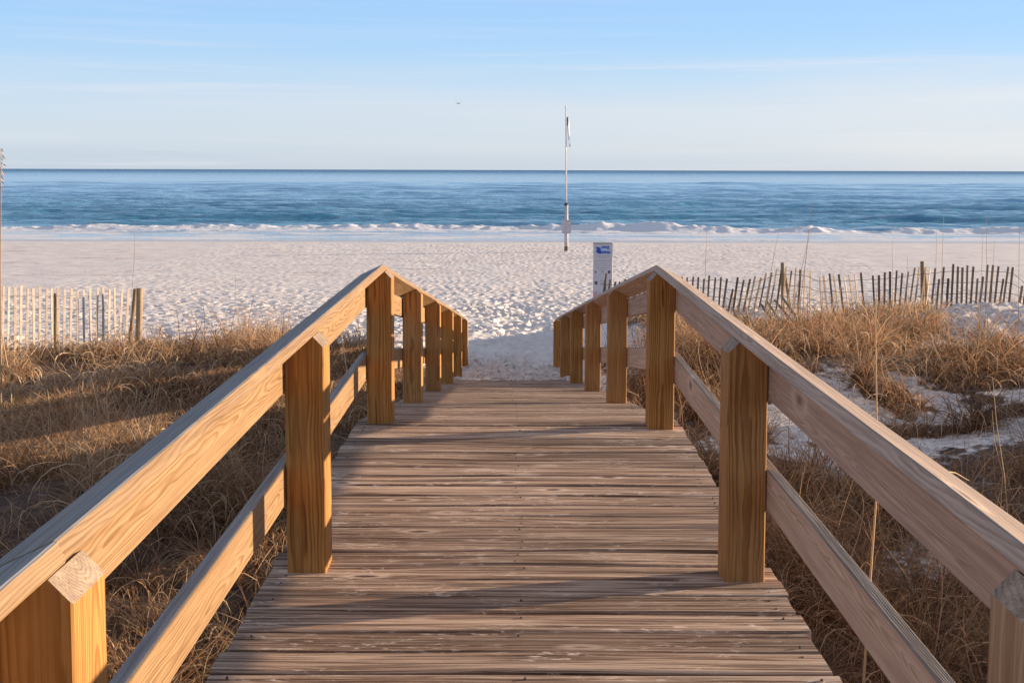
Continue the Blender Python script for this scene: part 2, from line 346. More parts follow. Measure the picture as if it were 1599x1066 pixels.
LX = lambda y: XL; RX = lambda y: xr(y)
def rails(xfn, side, ys, mats, lblc):
    xo = xfn(0)
    f = (lambda a: xo + a) if side < 0 else (lambda a: xo - a)
    def span(a, b): p, q = f(a), f(b); return (min(p, q), max(p, q))
    segs = [(-1.3, ys[1] + .075), (ys[1] + .078, YB), (YB + .001, ys[5] + .07), (ys[5] + .073, 17.35)]
    for k, (a, b) in enumerate(segs):
        m = MB(); so = -side; ct, sn = math.cos(TILT), math.sin(TILT)
        A = Vector((-so * ct, 0, -sn)); Bn = Vector((-so * sn, 0, ct))       # A runs outwards and down, Bn is the upper face
        c0 = Vector((xo + so * (PK + (.0025 if k == 0 else 0)), 0, 0.849)) + A * 0.07 + Bn * 0.0192
        n_ = max(2, int((b - a) / .35)); ph = rnd.uniform(0, 6); st = []
        for q in range(n_ + 1):
            yq = a + (b - a) * q / n_; wz = 0 if q in (0, n_) else .002 * math.sin(ph + yq * 1.3)
            st.append((Vector((c0.x + xfn(yq) - xo + wz, yq, c0.z + zf(yq) + wz * .6)), yq))
        pr = rect_profile(0.14, 0.038, .004)
        if so > 0: pr = pr
        else: pr = pr[::-1]
        loft(m, st, A, Bn, pr, (rnd.uniform(-.05, .05), rnd.choice((-1, 1)) * rnd.uniform(.02, .05)), rnd.uniform(0, 60), rnd.uniform(.4, .6))
        m.build('handrail_cap', mats[0], bw)
    for k, (a, b) in enumerate(segs):
        m = MB(); p = span(-0.040, -0.001); longboard(m, p[0], p[1], 0.645, 0.782, a, b, xfn, rnd.uniform(.4, .6), wob=.0015)
        m.build('side_rail', mats[1], bw)
    for k, (a, b) in enumerate(segs):
        m = MB(); p = span(-0.040, -0.001); z0 = 0.243 if side < 0 else 0.255
        z0 += 0.02 * (k > 1)
        longboard(m, p[0], p[1], z0, z0 + 0.145, a, b, xfn, rnd.uniform(.4, .65), wob=.002)
        m.build('lower_rail', mats[2], bw)
rails(LX, -1, YL, (M_CAPL, M_RAIL, M_RAIL), '')
rails(RX, 1, YR, (M_RAILG, M_RAILG, M_LOWG), '')
# stringers under the deck
for xs in (-0.80, -0.05, 0.83):
    m = MB(); longboard(m, xs, xs + .038, -0.28, -0.042, -0.9, YB, lambda y: 0, .3); longboard(m, xs, xs + .038, -0.28, -0.042, YB + .001, 15.2, lambda y: 0, .3)
    m.build('stringer', M_LOWG, bw)

# ---------------------------------------------------------------- terrain
def hsh(ix, iy, k):
    h = (ix.astype(np.int64) * 374761393 + iy.astype(np.int64) * 668265263 + k * 1274126177) & 0xffffffff
    h = ((h ^ (h >> 13)) * 1274126177) & 0xffffffff
    return ((h ^ (h >> 16)) & 0xffff) / 65535.0
def vnoise(x, y, k=0):
    ix = np.floor(x); iy = np.floor(y); fx = x - ix; fy = y - iy
    fx = fx * fx * (3 - 2 * fx); fy = fy * fy * (3 - 2 * fy)
    a = hsh(ix, iy, k); b = hsh(ix + 1, iy, k); c = hsh(ix, iy + 1, k); d = hsh(ix + 1, iy + 1, k)
    return (a + (b - a) * fx) * (1 - fy) + (c + (d - c) * fx) * fy
def fbm(x, y, k=0, o=4):
    s = 0; a = .5
    for i in range(o): s = s + a * vnoise(x * 2 ** i + 17.3 * i, y * 2 ** i - 9.1 * i, k + i); a *= .5
    return s / (1 - .5 ** o)
def sst(x, a, b): t = np.clip((x - a) / (b - a), 0, 1); return t * t * (3 - 2 * t)
def pits(x, y, cell, rad, k):
    """irregular footprints: elongated dents with a pushed-up rim"""
    ix = np.floor(x / cell); iy = np.floor(y / cell); h = np.zeros_like(x)
    for dx in (-1, 0, 1):
        for dy in (-1, 0, 1):
            cx = ix + dx; cy = iy + dy
            px = (cx + hsh(cx, cy, k)) * cell; py = (cy + hsh(cx, cy, k + 1)) * cell
            an = hsh(cx, cy, k + 2) * 3.14159; st = hsh(cx, cy, k + 3)
            ux = x - px; uy = y - py
            a = (ux * np.cos(an) + uy * np.sin(an)) / (rad * 1.35); b = (-ux * np.sin(an) + uy * np.cos(an)) / (rad * .8)
            r = np.sqrt(a * a + b * b)
            d = -np.clip(1 - r * r, 0, 1) + 0.42 * np.exp(-((r - 1.15) / .3) ** 2)
            h = h + np.where(st > .25, d * (0.35 + st), 0)
    return h
BY = [-60, 5, 9, 12, 14.5, 17, 20, 24, 30, 40, 50, 57, 61, 66, 80, 120, 400]
BZ = [-.98, -.98, -.98, -1.1, -1.235, -1.57, -1.67, -1.75, -1.87, -1.98, -2.06, -2.14, -2.265, -2.42, -3.2, -5, -12]
def ground(x, y):
    x = np.asarray(x, float); y = np.asarray(y, float)
    base = np.interp(y, BY, BZ)
    # dunes to either side of the walk
    edgeL = 16.3 + 1.2 * (fbm(x * .35, y * 0, 3, 2) - .5)
    dl = -1.02 + .06 * sst(y, 13, 8) * 0 + .34 * (fbm(x * .35 + 5, y * .35, 21) - .45) + 0.12 * (fbm(x * 1.3, y * 1.3, 31) - .5)
    dr = -0.92 + .34 * (fbm(x * .4 + 9, y * .4, 22) - .42) + 0.14 * (fbm(x * 1.3, y * 1.3, 32) - .5)
    dl = dl - .10 * sst(y, 10, 14); dr = dr - .24 * sst(y, 13.5, 18.5)
    wl = (1 - sst(y, edgeL, edgeL + 3.5)) * sst(-x, 1.0, 2.2)
    wl2 = (1 - sst(y, 20.8, 24.5)) * sst(x, 0.95, 2.3)
    z = base + np.maximum(dl - base, 0) * wl + np.maximum(dr - base, -.1) * wl2
    # mound by the fence, the sunny bank to the left of the ramp end, hollows
    g = lambda cx, cy, sx, sy: np.exp(-((x - cx) / sx) ** 2 - ((y - cy) / sy) ** 2)
    z = z + .56 * g(8.0, 17.4, 2.0, 1.5) + .12 * g(5.8, 17.2, 1.2, 1.4) + .22 * g(-2.2, 18.6, 1.2, 1.6) + .20 * g(-1.35, 17.4, .55, 1.3)
    z = z - .10 * g(4.2, 10.8, 1.4, 1.0) + .16 * g(3.3, 13.2, 1.8, 1.6) + .12 * g(2.1, 17.5, 1.0, 3.0)
    # ridge out to the right that throws the low shade
    z = z + 1.75 * np.exp(-((x - 9.6) / 2.0) ** 2) * sst(y, -8, 0) * (1 - sst(y, 11.6, 13.2))
    z = z + .40 * g(-3.0, 7.0, 1.25, 1.6) + .16 * g(-5.6, 11.0, 1.5, 1.2)
    # far dunes out of the frame
    z = z + 1.2 * sst(np.abs(x), 14, 30) * (1 - sst(y, 10, 19)) * fbm(x * .12, y * .12, 51)
    return z
def clumpf(x, y):
    return np.clip((fbm(x * 1.35 + 2, y * 1.35, 601, 3) - .5) * 3.2 + .5, 0, 1)
def corr_(x, y): return np.exp(-((x) / 1.0) ** 4) * sst(y, 15.0, 16) * (1 - sst(y, 26, 32))
def sandbump(x, y):
    dens = 1 - sst(y, 25, 37) * .74
    veg = np.clip(sst(17.5 - y, 0, 2) * sst(np.abs(x), 1.2, 2.2), 0, 1)
    k = (1 - veg * .75) * (1 - sst(y, 54, 58))
    h = .050 * pits(x, y, .29, .105, 100) * dens + .030 * pits(x + 3.3, y + 1.7, .27, .10, 140) * dens
    h = h + (.085 - .05 * sst(y, 18, 21)) * corr_(x, y) * (pits(x + 1.1, y + .4, .5, .2, 180) + 1.6 * (fbm(x * 2.4, y * 2.4, 191, 3) - .5)) + .035 * (fbm(x * 1.6, y * 1.6, 61) - .5) + .014 * (fbm(x * 7, y * 7, 71, 3) - .5)
    corr = np.exp(-((x) / .75) ** 2) * sst(y, 14.6, 16) * (1 - sst(y, 26, 33))
    return h * k * (1 + .35 * corr) - .05 * corr
def axis(segs):
    out = [segs[0][0]]
    for a, b, s in segs: out += list(np.linspace(a, b, max(1, int(round((b - a) / s))) + 1)[1:])
    return np.array(out)
gx = axis([(-700, -60, 40), (-60, -24, 2.), (-24, -13, .22), (-13, -4, .07), (-4, 4.5, .045), (4.5, 13, .07), (13, 24, .22), (24, 60, 2.), (60, 700, 40)])
gy = axis([(-60, -5, 2.5), (-5, 8, .14), (8, 14, .07), (14, 30, .045), (30, 42, .085), (42, 66, .15), (66, 130, 2.)])
GX, GY = np.meshgrid(gx, gy)
GZ = ground(GX, GY) + sandbump(GX, GY)
def grid_mesh(name, X, Y, Z, attrs, mats, loc=(0, 0, 0)):
    ny, nx = X.shape; me = bpy.data.meshes.new(name)
    co = np.stack([X, Y, Z], -1).reshape(-1, 3).astype('f')
    i = np.arange(ny * nx).reshape(ny, nx)
    q = np.stack([i[:-1, :-1], i[:-1, 1:], i[1:, 1:], i[1:, :-1]], -1).reshape(-1).astype('i'); nf = len(q) // 4
    me.vertices.add(len(co)); me.vertices.foreach_set('co', co.ravel())
    me.loops.add(nf * 4); me.loops.foreach_set('vertex_index', q)
    me.polygons.add(nf); me.polygons.foreach_set('loop_start', np.arange(nf, dtype='i') * 4); me.polygons.foreach_set('loop_total', np.full(nf, 4, 'i'))
    me.polygons.foreach_set('use_smooth', np.ones(nf, bool))
    for k, v in attrs.items():
        a = me.attributes.new(k, 'FLOAT', 'POINT'); a.data.foreach_set('value', v.ravel().astype('f'))
    me.materials.append(mats); me.update(calc_edges=True)
    o = bpy.data.objects.new(name, me); C.objects.link(o); return o
def veg_density(x, y):
    """how thickly the dune is grown over, 0..1"""
    g = lambda cx, cy, sx, sy: np.exp(-((x - cx) / sx) ** 2 - ((y - cy) / sy) ** 2)
    n = fbm(x * .8 + 3, y * .8, 81, 3)
    eL = 15.8 + 1.6 * (fbm(x * .5, x * 0, 91, 2) - .5) + 1.2 * np.exp(-((x + 3.4) / 1.2) ** 2)
    left = sst(-x, 1.0, 1.35) * (1 - sst(y, eL, eL + .8))
    eR = 19.0 + .8 * (fbm(x * .6, x * 0, 92, 2) - .5)
    right = sst(x, 1.0, 1.3) * (1 - sst(y, eR, eR + .7))
    d = left * np.clip(.75 + 1.4 * (n - .33), 0, 1) + right * np.clip(.68 + 1.5 * (n - .36), 0, 1)
    n5 = fbm(x * 2.3 + 8, y * 2.3, 87, 3)
    h5 = sst(n5 + .5 * (fbm(x * 6, y * 6, 97, 2) - .5), .34, .52)
    d = d - 1.7 * g(4.1, 11.1, 1.3, 1.25) * h5 - 1.6 * g(2.8, 10.1, .7, 1.1) * h5 - .9 * g(6.3, 11.6, 1.0, .5) * h5
    d = d - 1.5 * g(7.8, 16.9, 1.9, 1.9) - 1.0 * g(6.4, 15.2, 1.2, .6) * h5
    d = d - .9 * g(1.5, 17.5, .6, 2.5) - .5 * g(2.6, 6.6, .8, 1.4) * h5
    return np.clip(d, 0, 1)
VD = veg_density(GX, GY)
m, t, b = mat('sand')
geo = N(t, 'ShaderNodeNewGeometry'); pos = geo.outputs['Position']
vg = N(t, 'ShaderNodeAttribute', attribute_name='veg'); ps = N(t, 'ShaderNodeSeparateXYZ'); L(t, pos, ps.inputs[0])
n1 = noise(t, pos, 0.55, 5); n2 = noise(t, pos, 9, 6, .65); n3 = noise(t, pos, 34, 5, .7)
c = mixc(t, mrange(t, n1.outputs[0], .3, .7), (0.80, 0.715, 0.65), (0.84, 0.775, 0.71))
c = mixc(t, mrange(t, n3.outputs[0], .60, .74, 0, .6), c, (0.40, 0.31, 0.26))
n7 = noise(t, pos, 2.6, 6, .75)
c = mixc(t, mrange(t, n7.outputs[0], .58, .70, 0, .42), c, (0.50, 0.40, 0.35))
n6 = noise(t, pos, 15, 5, .7, .8); duney = mrange(t, ps.outputs[1], 17.5, 19.5, 1, 0)
c = mixc(t, mth(t, 'MULTIPLY', mrange(t, n6.outputs[0], .56, .64, 0, .9), duney), c, (0.12, 0.085, 0.065))
c = mixc(t, mth(t, 'MULTIPLY', mrange(t, n2.outputs[0], .42, .62, 0, .5), duney), c, (0.42, 0.35, 0.30))
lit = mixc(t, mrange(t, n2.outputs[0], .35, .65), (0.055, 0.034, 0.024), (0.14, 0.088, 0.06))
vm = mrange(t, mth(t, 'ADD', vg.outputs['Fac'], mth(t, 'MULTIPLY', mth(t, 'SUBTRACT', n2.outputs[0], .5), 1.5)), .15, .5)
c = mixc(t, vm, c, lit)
# wet sand towards the water; a line of fine wrack
wet = mrange(t, mth(t, 'ADD', ps.outputs[1], mth(t, 'MULTIPLY', n1.outputs[0], 2.0)), 57.6, 59.5)
c = mixc(t, wet, c, (0.42, 0.345, 0.30))
wr = noise(t, vscale(t, pos, (.25, 1.6, 1)), 1.0, 6, .7)
wm = mth(t, 'MULTIPLY', mrange(t, wr.outputs[0], .55, .66, 0, .7), mth(t, 'MULTIPLY', mrange(t, ps.outputs[1], 33, 38), mrange(t, ps.outputs[1], 49, 55, 1, 0)))
c = mixc(t, wm, c, (0.40, 0.31, 0.27))
L(t, c, b.inputs['Base Color'])
L(t, mrange(t, wet, 0, 1, .92, .18), b.inputs['Roughness']); b.inputs['Specular IOR Level'].default_value = .3
bp = N(t, 'ShaderNodeBump'); bp.inputs['Strength'].default_value = .55; bp.inputs['Distance'].default_value = .02
L(t, mth(t, 'MULTIPLY', mth(t, 'ADD', n2.outputs[0], mth(t, 'MULTIPLY', n3.outputs[0], .4)), mrange(t, wet, 0, 1, 1, .05)), bp.inputs['Height']); L(t, bp.outputs[0], b.inputs['Normal'])
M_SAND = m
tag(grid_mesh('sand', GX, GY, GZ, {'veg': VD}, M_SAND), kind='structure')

# ---------------------------------------------------------------- sea
SEA = -2.27
inv = np.concatenate([np.linspace(1 / 59.2, 1 / 330, 560), np.linspace(1 / 330, 1 / 30000, 90)[1:]])
sy_ = 1 / inv
su = np.concatenate([np.linspace(-1.6, -.52, 40)[:-1], np.linspace(-.52, .52, 620), np.linspace(.52, 1.6, 40)[1:]])
SX = su[None, :] * sy_[:, None]; SYY = np.repeat(sy_[:, None], len(su), 1)
dyv = np.gradient(sy_)[:, None]
Zs = np.zeros_like(SX); r3 = np.random.default_rng(5)
warp = 3.5 * (fbm(SX * .03, SYY * .05, 201, 3) - .5)
for k in range(46):
    lam = 1.3 * (14 / 1.3) ** (k / 45); ang = r3.normal(0, .42 if lam < 5 else .16); ph = r3.uniform(0, 6.28)
    amp = .0068 * lam ** .85 * r3.uniform(.6, 1.3)
    kx, ky = math.sin(ang) * 6.283 / lam, math.cos(ang) * 6.283 / lam
    fade = np.clip(lam / (3.0 * dyv) - .4, 0, 1)
    s_ = np.sin(kx * SX + ky * (SYY + warp) + ph)
    Zs += amp * fade * (s_ + .25 * np.cos(2 * (kx * SX + ky * (SYY + warp) + ph)))
shore = sst(SYY, 62, 84)
Zs *= (.12 + .88 * shore) * (.5 + 1.0 * fbm(SX * .05, SYY * .03, 207, 2))
# swell lines lifting as they near the beach
for yc, a_, s_, k in ((86, .24, 1.9, 1), (99, .26, 2.4, 2), (114, .22, 3.0, 3), (134, .20, 4.0, 4), (158, .18, 5.0, 5)):
    cx = yc + 4 * (vnoise(SX * .025, SX * 0, 300 + k) - .5) + .8 * vnoise(SX * .15, SX * 0, 310 + k)
    am = a_ * np.clip(1.7 * fbm(SX * .035 + 3 * k, SX * 0, 320 + k, 2) - .35, .1, 1.3)
    Zs += am * np.exp(-((SYY - cx) / s_) ** 2)
# the breaker and its foam
bc = 71.5 + 1.6 * (fbm(SX * .05, SX * 0, 401, 2) - .5) - .02 * SX
bh = np.interp(SX, [-60, -34, -18, -10, -2, 3, 6, 9, 13, 17, 24, 34, 60], [.18, .18, .16, .24, .28, .32, .48, .54, .40, .32, .30, .34, .36])
bh = bh * np.clip(.15 + 1.7 * fbm(SX * .33, SX * 0, 411, 4), .2, 1.5)
dd = SYY - bc
br = np.where(dd > 0, np.exp(-(dd / 1.6) ** 2), np.exp(-(dd / .75) ** 2))
lump = fbm(SX * 1.6, SYY * 1.6, 421, 4)
foam = np.where(dd > 0, np.exp(-(dd / .55) ** 2), np.exp(-(dd / 3.0) ** 2)) * np.clip(.6 + bh * 2.0, 0, 1) * np.clip(.25 + 1.5 * lump, 0, 1.3)
Zs += bh * br * (1 + .8 * (lump - .5) * (foam > .1)) + .10 * (lump - .45) * np.clip(foam, 0, 1)
foam2 = np.clip((fbm(SX * .25, SYY * .9, 431, 4) - .44) * 6, 0, 1) * (1 - sst(SYY, 67.5, 71.0)) * .9
edge = 60.4 + 1.1 * (fbm(SX * .09, SX * 0, 441, 3) - .5) + .010 * SX
foam3 = np.exp(-((SYY - edge - .25) / .22) ** 2) * .85
Zs += .25 * np.clip(edge - SYY, -1, 0) * 0
foamA = np.clip(np.maximum(np.maximum(foam, foam2), foam3), 0, 1)
ZZ = SEA + Zs + .012 * (SYY < 66)
ZZ = np.where(SYY < edge, SEA - .35 * (edge - SYY), ZZ)
shallow = 1 - sst(SYY, 63, 76)
m, t, b = mat('sea_water')
geo = N(t, 'ShaderNodeNewGeometry'); pos = geo.outputs['Position']
fo = N(t, 'ShaderNodeAttribute', attribute_name='foam'); sh = N(t, 'ShaderNodeAttribute', attribute_name='shallow')
ps = N(t, 'ShaderNodeSeparateXYZ'); L(t, pos, ps.inputs[0])
big = noise(t, vscale(t, pos, (.012, .03, 1)), 1, 4)
deep = mixc(t, mrange(t, big.outputs[0], .35, .65), (0.15, 0.38, 0.58), (0.23, 0.50, 0.71))
deep = mixc(t, mrange(t, ps.outputs[1], 80, 150, 0, 1), (0.07, 0.27, 0.41), deep)
deep = mixc(t, mrange(t, ps.outputs[1], 300, 2500, 0, .6), deep, (0.01, 0.07, 0.20))
swn = noise(t, vscale(t, pos, (.10, .9, 1)), 1.0, 5, .6)
swc = mixc(t, mrange(t, swn.outputs[0], .40, .60), (0.40, 0.50, 0.53), (0.70, 0.68, 0.64))
col = mixc(t, mth(t, 'MULTIPLY', sh.outputs['Fac'], .88), deep, swc)
fn = noise(t, pos, 3.2, 5, .65)
fm = mrange(t, mth(t, 'ADD', fo.outputs['Fac'], mth(t, 'MULTIPLY', mth(t, 'SUBTRACT', fn.outputs[0], .5), .9)), .22, .55)
col = mixc(t, fm, col, (0.80, 0.80, 0.80))
L(t, col, b.inputs['Base Color']); b.inputs['IOR'].default_value = 1.33
L(t, mth(t, 'MAXIMUM', mrange(t, fm, 0, 1, .14, .8), mrange(t, ps.outputs[1], 300, 2000, .14, .42)), b.inputs['Roughness'])
w1 = noise(t, vscale(t, pos, (1.3, 3.0, 1)), 1.0, 6, .65); w2 = noise(t, vscale(t, pos, (.16, .42, 1)), 1.0, 4, .55)
w3 = noise(t, vscale(t, pos, (.07, .15, 1)), 1.0, 6, .62, .3); w4 = noise(t, vscale(t, pos, (.012, .03, 1)), 1.0, 6, .65)
hh = mth(t, 'ADD', mth(t, 'MULTIPLY', w1.outputs[0], .22), mth(t, 'MULTIPLY', w2.outputs[0], .8))
hh = mth(t, 'ADD', hh, mth(t, 'MULTIPLY', w3.outputs[0], 3.2))
hh = mth(t, 'ADD', hh, mth(t, 'MULTIPLY', w4.outputs[0], mrange(t, ps.outputs[1], 130, 700, 0, 16)))
bp = N(t, 'ShaderNodeBump'); bp.inputs['Distance'].default_value = .8
L(t, mth(t, 'ADD', mth(t, 'SUBTRACT', mrange(t, ps.outputs[1], 64, 85, .10, .62), mrange(t, ps.outputs[1], 120, 230, 0, .42)), mrange(t, ps.outputs[1], 350, 1800, 0, .6)), bp.inputs['Strength'])
L(t, hh, bp.inputs['Height']); L(t, bp.outputs[0], b.inputs['Normal'])
tag(grid_mesh('sea', SX, SYY, ZZ, {'foam': foamA, 'shallow': shallow}, m), kind='structure')

# ---------------------------------------------------------------- dune grass
def inview(x, y, mrg=1.5): return np.abs(x) < y * .47 + mrg
def make_grass():
    tuft_x = []; tuft_y = []; lvl = []
    for (x0, x1, y0, y1, den) in ((-9.2, -0.95, 1.6, 8.5, 46), (-9.2, -0.95, 8.5, 17.6, 40), (1.0, 10.2, 1.6, 9, 44), (1.0, 10.2, 9, 19.8, 36)):
        n = int((x1 - x0) * (y1 - y0) * den)
        x = rng.uniform(x0, x1, n); y = rng.uniform(y0, y1, n)
        k = (rng.random(n) < veg_density(x, y) ** 1.2 * (.10 + 1.05 * clumpf(x, y) ** 1.2)) & inview(x, y)
        tuft_x.append(x[k]); tuft_y.append(y[k])
    tx = np.concatenate(tuft_x); ty = np.concatenate(tuft_y); nt_ = len(tx)
    near = np.clip(1.5 - ty / 14, .5, 1.2)
    cf = clumpf(tx, ty); size = rng.uniform(.75, 1.45, nt_) * (.45 + 1.05 * cf); size *= np.where(np.abs(tx) < 1.45, .62, 1) * np.where((tx > 0) & (ty > 16.5), .7, 1) * np.where((tx < -4.6) & (ty > 11.5), .7, 1)
    cnt = (rng.uniform(45, 95, nt_) * near * (.45 + .75 * cf)).astype(int)
    ti = np.repeat(np.arange(nt_), cnt); nb = len(ti)
    a = rng.uniform(0, 6.283, nb); rr = np.abs(rng.normal(0, .07, nb))
    tdir = rng.uniform(0, 6.283, nt_)                      # each tuft leans its own way a little
    bx = tx[ti] + rr * np.cos(a); by = ty[ti] + rr * np.sin(a)
    length = size[ti] * rng.uniform(.16, .5, nb)
    kind = rng.random(nb)
    tilt = np.abs(rng.normal(.5, .35, nb)); curl = np.where(kind < .56, rng.uniform(1.8, 4.6, nb), rng.uniform(.2, 1.6, nb))
    bigb = rng.random(nb) < .05; length = np.where(bigb, rng.uniform(.45, .8, nb), length); curl = np.where(bigb, rng.uniform(2.2, 4.2, nb), curl); tilt = np.where(bigb, rng.uniform(.0, .5, nb), tilt)
    az = a + rng.normal(0, .5, nb); mixd = rng.random(nb) < .35; az = np.where(mixd, tdir[ti] + rng.normal(0, .6, nb), az)
    hw = rng.uniform(.0014, .0032, nb) * np.clip(ty[ti] / 8, .8, 1.9)
    hw = np.where(bigb, hw * 1.7, hw); NS = 9; bz = ground(bx, by) - .02
    P = np.zeros((nb, NS, 3)); px, py, pz = bx.copy(), by.copy(), bz.copy(); th = tilt.copy(); wob = rng.normal(0, .22, nb)
    P[:, 0] = np.stack([px, py, pz], -1); Tz = np.zeros((nb, NS)); Tz[:, 0] = th
    for s in range(1, NS):
        st = length / (NS - 1); th = th + curl / (NS - 1) * (.4 + 1.2 * s / NS); az = az + wob
        px = px + st * np.sin(th) * np.cos(az); py = py + st * np.sin(th) * np.sin(az); pz = pz + st * np.cos(th)
        P[:, s] = np.stack([px, py, pz], -1)
    fl = ground(P[:, :, 0], P[:, :, 1]); P[:, :, 2] = np.maximum(P[:, :, 2], fl + .005 + 0 * P[:, :, 2])
    P[:, 0, 2] = bz
    sa = az + 1.5708 + rng.normal(0, .7, nb)
    side = np.stack([np.cos(sa), np.sin(sa), rng.normal(0, .35, nb)], -1)
    prof = np.array([.8, 1, 1, .95, .9, .8, .65, .45, .12])
    V = np.zeros((nb, NS, 2, 3)); off = side[:, None, :] * (hw[:, None] * prof[None, :])[:, :, None]
    V[:, :, 0] = P - off; V[:, :, 1] = P + off
    co = V.reshape(-1, 3).astype('f')
    base = (np.arange(nb) * NS * 2)[:, None]; s = np.arange(NS - 1)[None, :] * 2
    q = np.stack([base + s, base + s + 1, base + s + 3, base + s + 2], -1).reshape(-1).astype('i'); nf = len(q) // 4
    me = bpy.data.meshes.new('dune_grass'); me.vertices.add(len(co)); me.vertices.foreach_set('co', co.ravel())
    me.loops.add(nf * 4); me.loops.foreach_set('vertex_index', q)
    me.polygons.add(nf); me.polygons.foreach_set('loop_start', np.arange(nf, dtype='i') * 4); me.polygons.foreach_set('loop_total', np.full(nf, 4, 'i'))
    tt = rng.random(nt_); tone = np.clip(-.16 * (ty[ti] < 9.5) * (tx[ti] > 0) - .06 + .50 * rng.random(nb) + .38 * tt[ti] + .35 * (fbm(bx * 1.1, by * 1.1, 511, 3) * 1.8 - .6), 0, 1)  # near tufts on the right are darkened: shade painted into their tone
    at_ = me.attributes.new('tone', 'FLOAT', 'POINT'); at_.data.foreach_set('value', np.clip(np.repeat(np.where(bigb, .75 + .25 * tone, tone), NS * 2) + np.tile(np.repeat(np.linspace(-.28, .22, NS), 2), nb), 0, 1).astype('f'))  # ramp along each blade: dark thatch at the base, lit tips painted in
    at_ = me.attributes.new('rnd', 'FLOAT', 'POINT'); at_.data.foreach_set('value', np.repeat(rng.random(nb), NS * 2).astype('f'))
    me.update(calc_edges=True)
    print('grass blades', nb)
    return me
m, t, b = mat('dry_grass')
tn = N(t, 'ShaderNodeAttribute', attribute_name='tone'); rn = N(t, 'ShaderNodeAttribute', attribute_name='rnd')
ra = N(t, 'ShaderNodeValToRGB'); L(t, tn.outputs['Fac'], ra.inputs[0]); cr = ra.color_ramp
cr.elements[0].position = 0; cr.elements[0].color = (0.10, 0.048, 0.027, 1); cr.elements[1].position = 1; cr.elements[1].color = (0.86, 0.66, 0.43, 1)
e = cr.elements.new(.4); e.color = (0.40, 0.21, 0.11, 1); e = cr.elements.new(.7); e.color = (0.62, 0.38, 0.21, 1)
c = mixc(t, mrange(t, rn.outputs['Fac'], .9, 1, 0, .7), ra.outputs[0], (0.62, 0.52, 0.38))
c = mixc(t, mrange(t, rn.outputs['Fac'], .0, .18, .75, 0), c, (0.10, 0.055, 0.032))
c = mixc(t, mrange(t, rn.outputs['Fac'], .20, .24, .35, 0), c, (0.22, 0.20, 0.07))
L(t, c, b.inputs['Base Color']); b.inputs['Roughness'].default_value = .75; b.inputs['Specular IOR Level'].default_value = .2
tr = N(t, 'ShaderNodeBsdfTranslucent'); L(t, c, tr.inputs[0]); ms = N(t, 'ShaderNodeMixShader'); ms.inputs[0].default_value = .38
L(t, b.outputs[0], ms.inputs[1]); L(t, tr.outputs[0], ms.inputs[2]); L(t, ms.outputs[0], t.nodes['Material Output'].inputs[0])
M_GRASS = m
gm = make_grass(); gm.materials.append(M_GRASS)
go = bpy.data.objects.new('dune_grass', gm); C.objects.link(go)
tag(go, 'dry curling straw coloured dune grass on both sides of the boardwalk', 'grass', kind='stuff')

# ---------------------------------------------------------------- pixel helper for laying out things at known distances
Rm = np.array([list(r2), list(u2), list(-fwd)])
def at(px, py, d):
    """world point on the ray of photo pixel (px, py) at distance y = d"""
    q = np.array([(px - 799.5) / F_PX, (533 - SY - py) / F_PX, -1.0]); v = Rm.T @ q
    k = d / v[1]; return Vector((v[0] * k, d, CAM_H + v[2] * k))

# ---------------------------------------------------------------- sand fences
m, t, b = mat('fence_slat_wood')
tn = N(t, 'ShaderNodeAttribute', attribute_name='tone'); tcn = N(t, 'ShaderNodeTexCoord')
nn = noise(t, vscale(t, tcn.outputs['Object'], (40, 40, 3)), 1, 4)
ra = N(t, 'ShaderNodeValToRGB'); L(t, tn.outputs['Fac'], ra.inputs[0]); cr = ra.color_ramp
cr.elements[0].color = (0.13, 0.092, 0.065, 1); cr.elements[1].color = (0.74, 0.62, 0.50, 1)
e = cr.elements.new(.5); e.color = (0.42, 0.30, 0.19, 1)
c = mixc(t, mrange(t, nn.outputs[0], .3, .7, 0, .5), ra.outputs[0], mixc(t, 1.0, ra.outputs[0], (.6, .55, .5), 'MULTIPLY'))
L(t, c, b.inputs['Base Color']); b.inputs['Roughness'].default_value = .85
M_SLAT = m
M_WIRE = simple('rusty_wire', (0.20, 0.16, 0.135), .6, .5)
M_FPOST = wood('fence_post_wood', (0.46, 0.33, 0.18), (0.3, 0.19, 0.09), (0.34, 0.30, 0.25), .8, .25)
def slat(mb, p0, p1, wd, tone, yaw=0.0):
    p0 = Vector(p0); p1 = Vector(p1); ax = (p1 - p0).normalized()
    A = Vector((math.cos(yaw), math.sin(yaw), 0)); A = (A - ax * A.dot(ax)).normalized(); B = ax.cross(A)
    vs = []; prof = rect_profile(wd, .010, .002)
    mid = (p0 + p1) / 2 + B * rnd.uniform(-.006, .006)
    loft(mb, [(p0, 0), (mid, .5), (p1, 1)], A, B, prof, (rnd.random(), rnd.random()), rnd.uniform(0, 9), tone)
def fence_post(px0, py0, px1, py1, d, root, rad=.038, tone=.5, label=None, mt=None):
    p1 = at(px1, py1, d); p0 = at(px0, py0, d); p0 = p0 - (p1 - p0).normalized() * .5
    mb = MB(); pts = [p0 + (p1 - p0) * k / 6 + Vector((rnd.uniform(-.004, .004), 0, 0)) for k in range(7)]
    tube(mb, pts, [rad * (1.05 - .02 * k) for k in range(7)], 10, tone)
    o = mb.build('fence_post', mt or M_FPOST, root)
    if label: o['label'] = label
